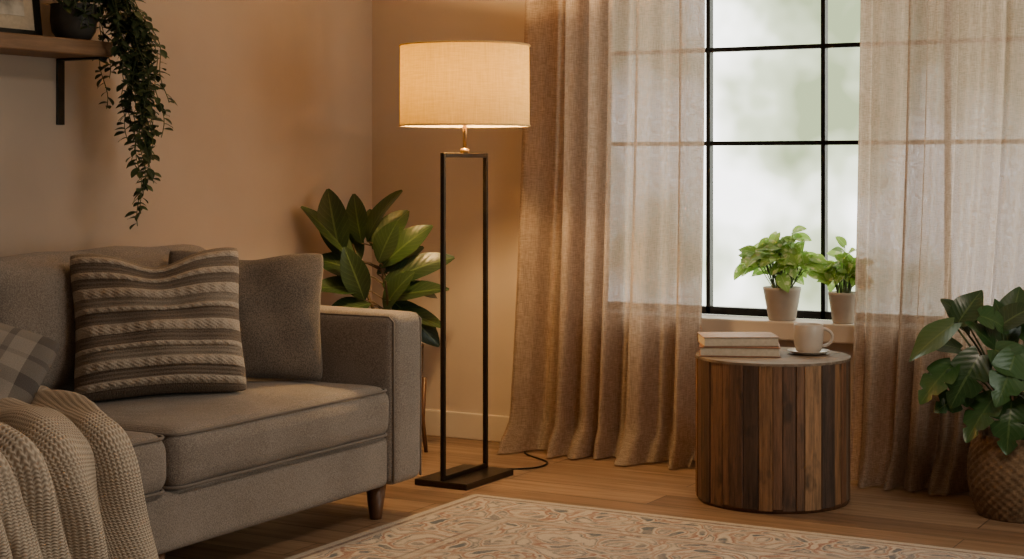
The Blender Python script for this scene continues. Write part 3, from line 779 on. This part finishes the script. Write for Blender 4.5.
QL = [(950, 322, 908, 356, 36, .05), (960, 322, 984, 292, 32, -.03), (946, 362, 915, 396, 34, .08), (958, 348, 922, 343, 32, .02), (972, 352, 945, 400, 40, .1), (1000, 325, 1035, 306, 38, .0),
      (992, 345, 965, 322, 36, .03), (1005, 365, 1042, 388, 44, .1), (985, 392, 955, 430, 36, .12), (1000, 395, 990, 440, 38, .15), (1020, 340, 1060, 340, 42, .05), (1012, 390, 1040, 425, 42, .14),
      (1012, 345, 1004, 302, 36, -.06), (1035, 370, 1085, 375, 46, .03), (975, 375, 930, 376, 36, -.02), (1025, 400, 1070, 420, 42, .1), (1030, 335, 1065, 300, 40, -.07), (985, 345, 1008, 372, 42, .13),
      (975, 330, 950, 300, 30, -.08), (1018, 325, 1030, 290, 34, -.1), (965, 388, 932, 408, 32, .06), (1002, 350, 985, 395, 38, .16), (1028, 355, 1020, 400, 40, .17), (978, 315, 1003, 330, 34, .02)]
for (bx, by, tx, ty, w, dd) in QL:
    b0 = qt(bx, by, dd * .8); t0 = qt(tx, ty, dd * 1.2); d = t0 - b0; L = max(d.length * 1.08, .12)
    root = V((QX + rq.uniform(-.04, .04), QY + rq.uniform(-.04, .04), bh * .85)); mid = root.lerp(b0, .55) + UP * .06
    pts = [root.lerp(mid, i / 4) .lerp(mid.lerp(b0, i / 4), i / 4) for i in range(5)]
    ml.tube(pts, [.005, .0045, .004, .0035, .003], 6, mi=1)
    hint = TW * rq.uniform(.2, .9) + UP * 1.0 + RT * rq.uniform(-.5, .4)
    bend = rq.uniform(.3, .8); d2 = (d.normalized() + UP * bend * .4).normalized()
    ml.leaf(b0, d2, hint, L, w * sc2 * 1.0, bend, 'split' if rq.random() < .3 else 'heart', 0, .15, 14, .03)
fo = ml.obj('foliage', [M_lf_mon, M_stem], recalc=False)
group('potted_philodendron', (QX, QY, 0), [bas, hnd, soil, fo])

# ------------------------------------------------------------------ lighting
w = bpy.data.worlds.new('overcast_garden'); SC.world = w; w.use_nodes = True; nt = w.node_tree
bg = nt.nodes['Background']
v = coords(nt, 'Generated')
n1 = noise(nt, v, 14.0, 3.0, .5)
colr = ramp(nt, n1, [(.34, (.17, .20, .11)), (.45, (.36, .40, .27)), (.53, (.72, .74, .64)), (.60, (1, .985, .96))])
nt.links.new(colr, bg.inputs[0]); bg.inputs[1].default_value = 5.6
def portal(loc, rot, sx, sy):
    l = bpy.data.lights.new('window_portal', 'AREA'); l.shape = 'RECTANGLE'; l.size = sx; l.size_y = sy
    try: l.cycles.is_portal = True
    except Exception: l.energy = 0
    o = bpy.data.objects.new('window_portal', l); COL.objects.link(o); o.location = loc; o.rotation_euler = rot
portal(((WX0 + WX1) / 2, .19, (WZ0 + WZ1) / 2), (radians(-90), 0, 0), WX1 - WX0, WZ1 - WZ0)
portal((RX + .19, (R0 + R1) / 2, (RZ0 + RZ1) / 2), (0, radians(90), 0), RZ1 - RZ0, R1 - R0)
# warm fill light added on the ceiling out of view, with made-up flush panel
mb = MB(); mb.box((3.0, -2.7, RZ - .04), (3.8, -1.9, RZ)); bevel(mb.obj('fill_housing', [M_trim], smooth=False), .006); hs = bpy.data.objects['fill_housing']
cl = bpy.data.lights.new('ceiling_fill', 'AREA'); cl.shape = 'SQUARE'; cl.size = .7; cl.energy = 30; cl.color = (1, .82, .64)
co = bpy.data.objects.new('fill_area_light', cl); COL.objects.link(co); co.location = (3.4, -2.3, RZ - .045)
group('added_ceiling_fill', (3.4, -2.3, RZ), [hs, co])

# ------------------------------------------------------------------ camera
cd = bpy.data.cameras.new('camera'); cam = bpy.data.objects.new('camera', cd); COL.objects.link(cam)
cam.location = (4.046, -5.952, 1.15); cam.rotation_euler = (radians(90), 0, radians(29.36))
cd.sensor_width = 36; cd.sensor_fit = 'HORIZONTAL'; cd.lens = 36 * 1650 / 1024; cd.shift_y = -114.5 / 1024
cd.clip_start = .05
SC.camera = cam
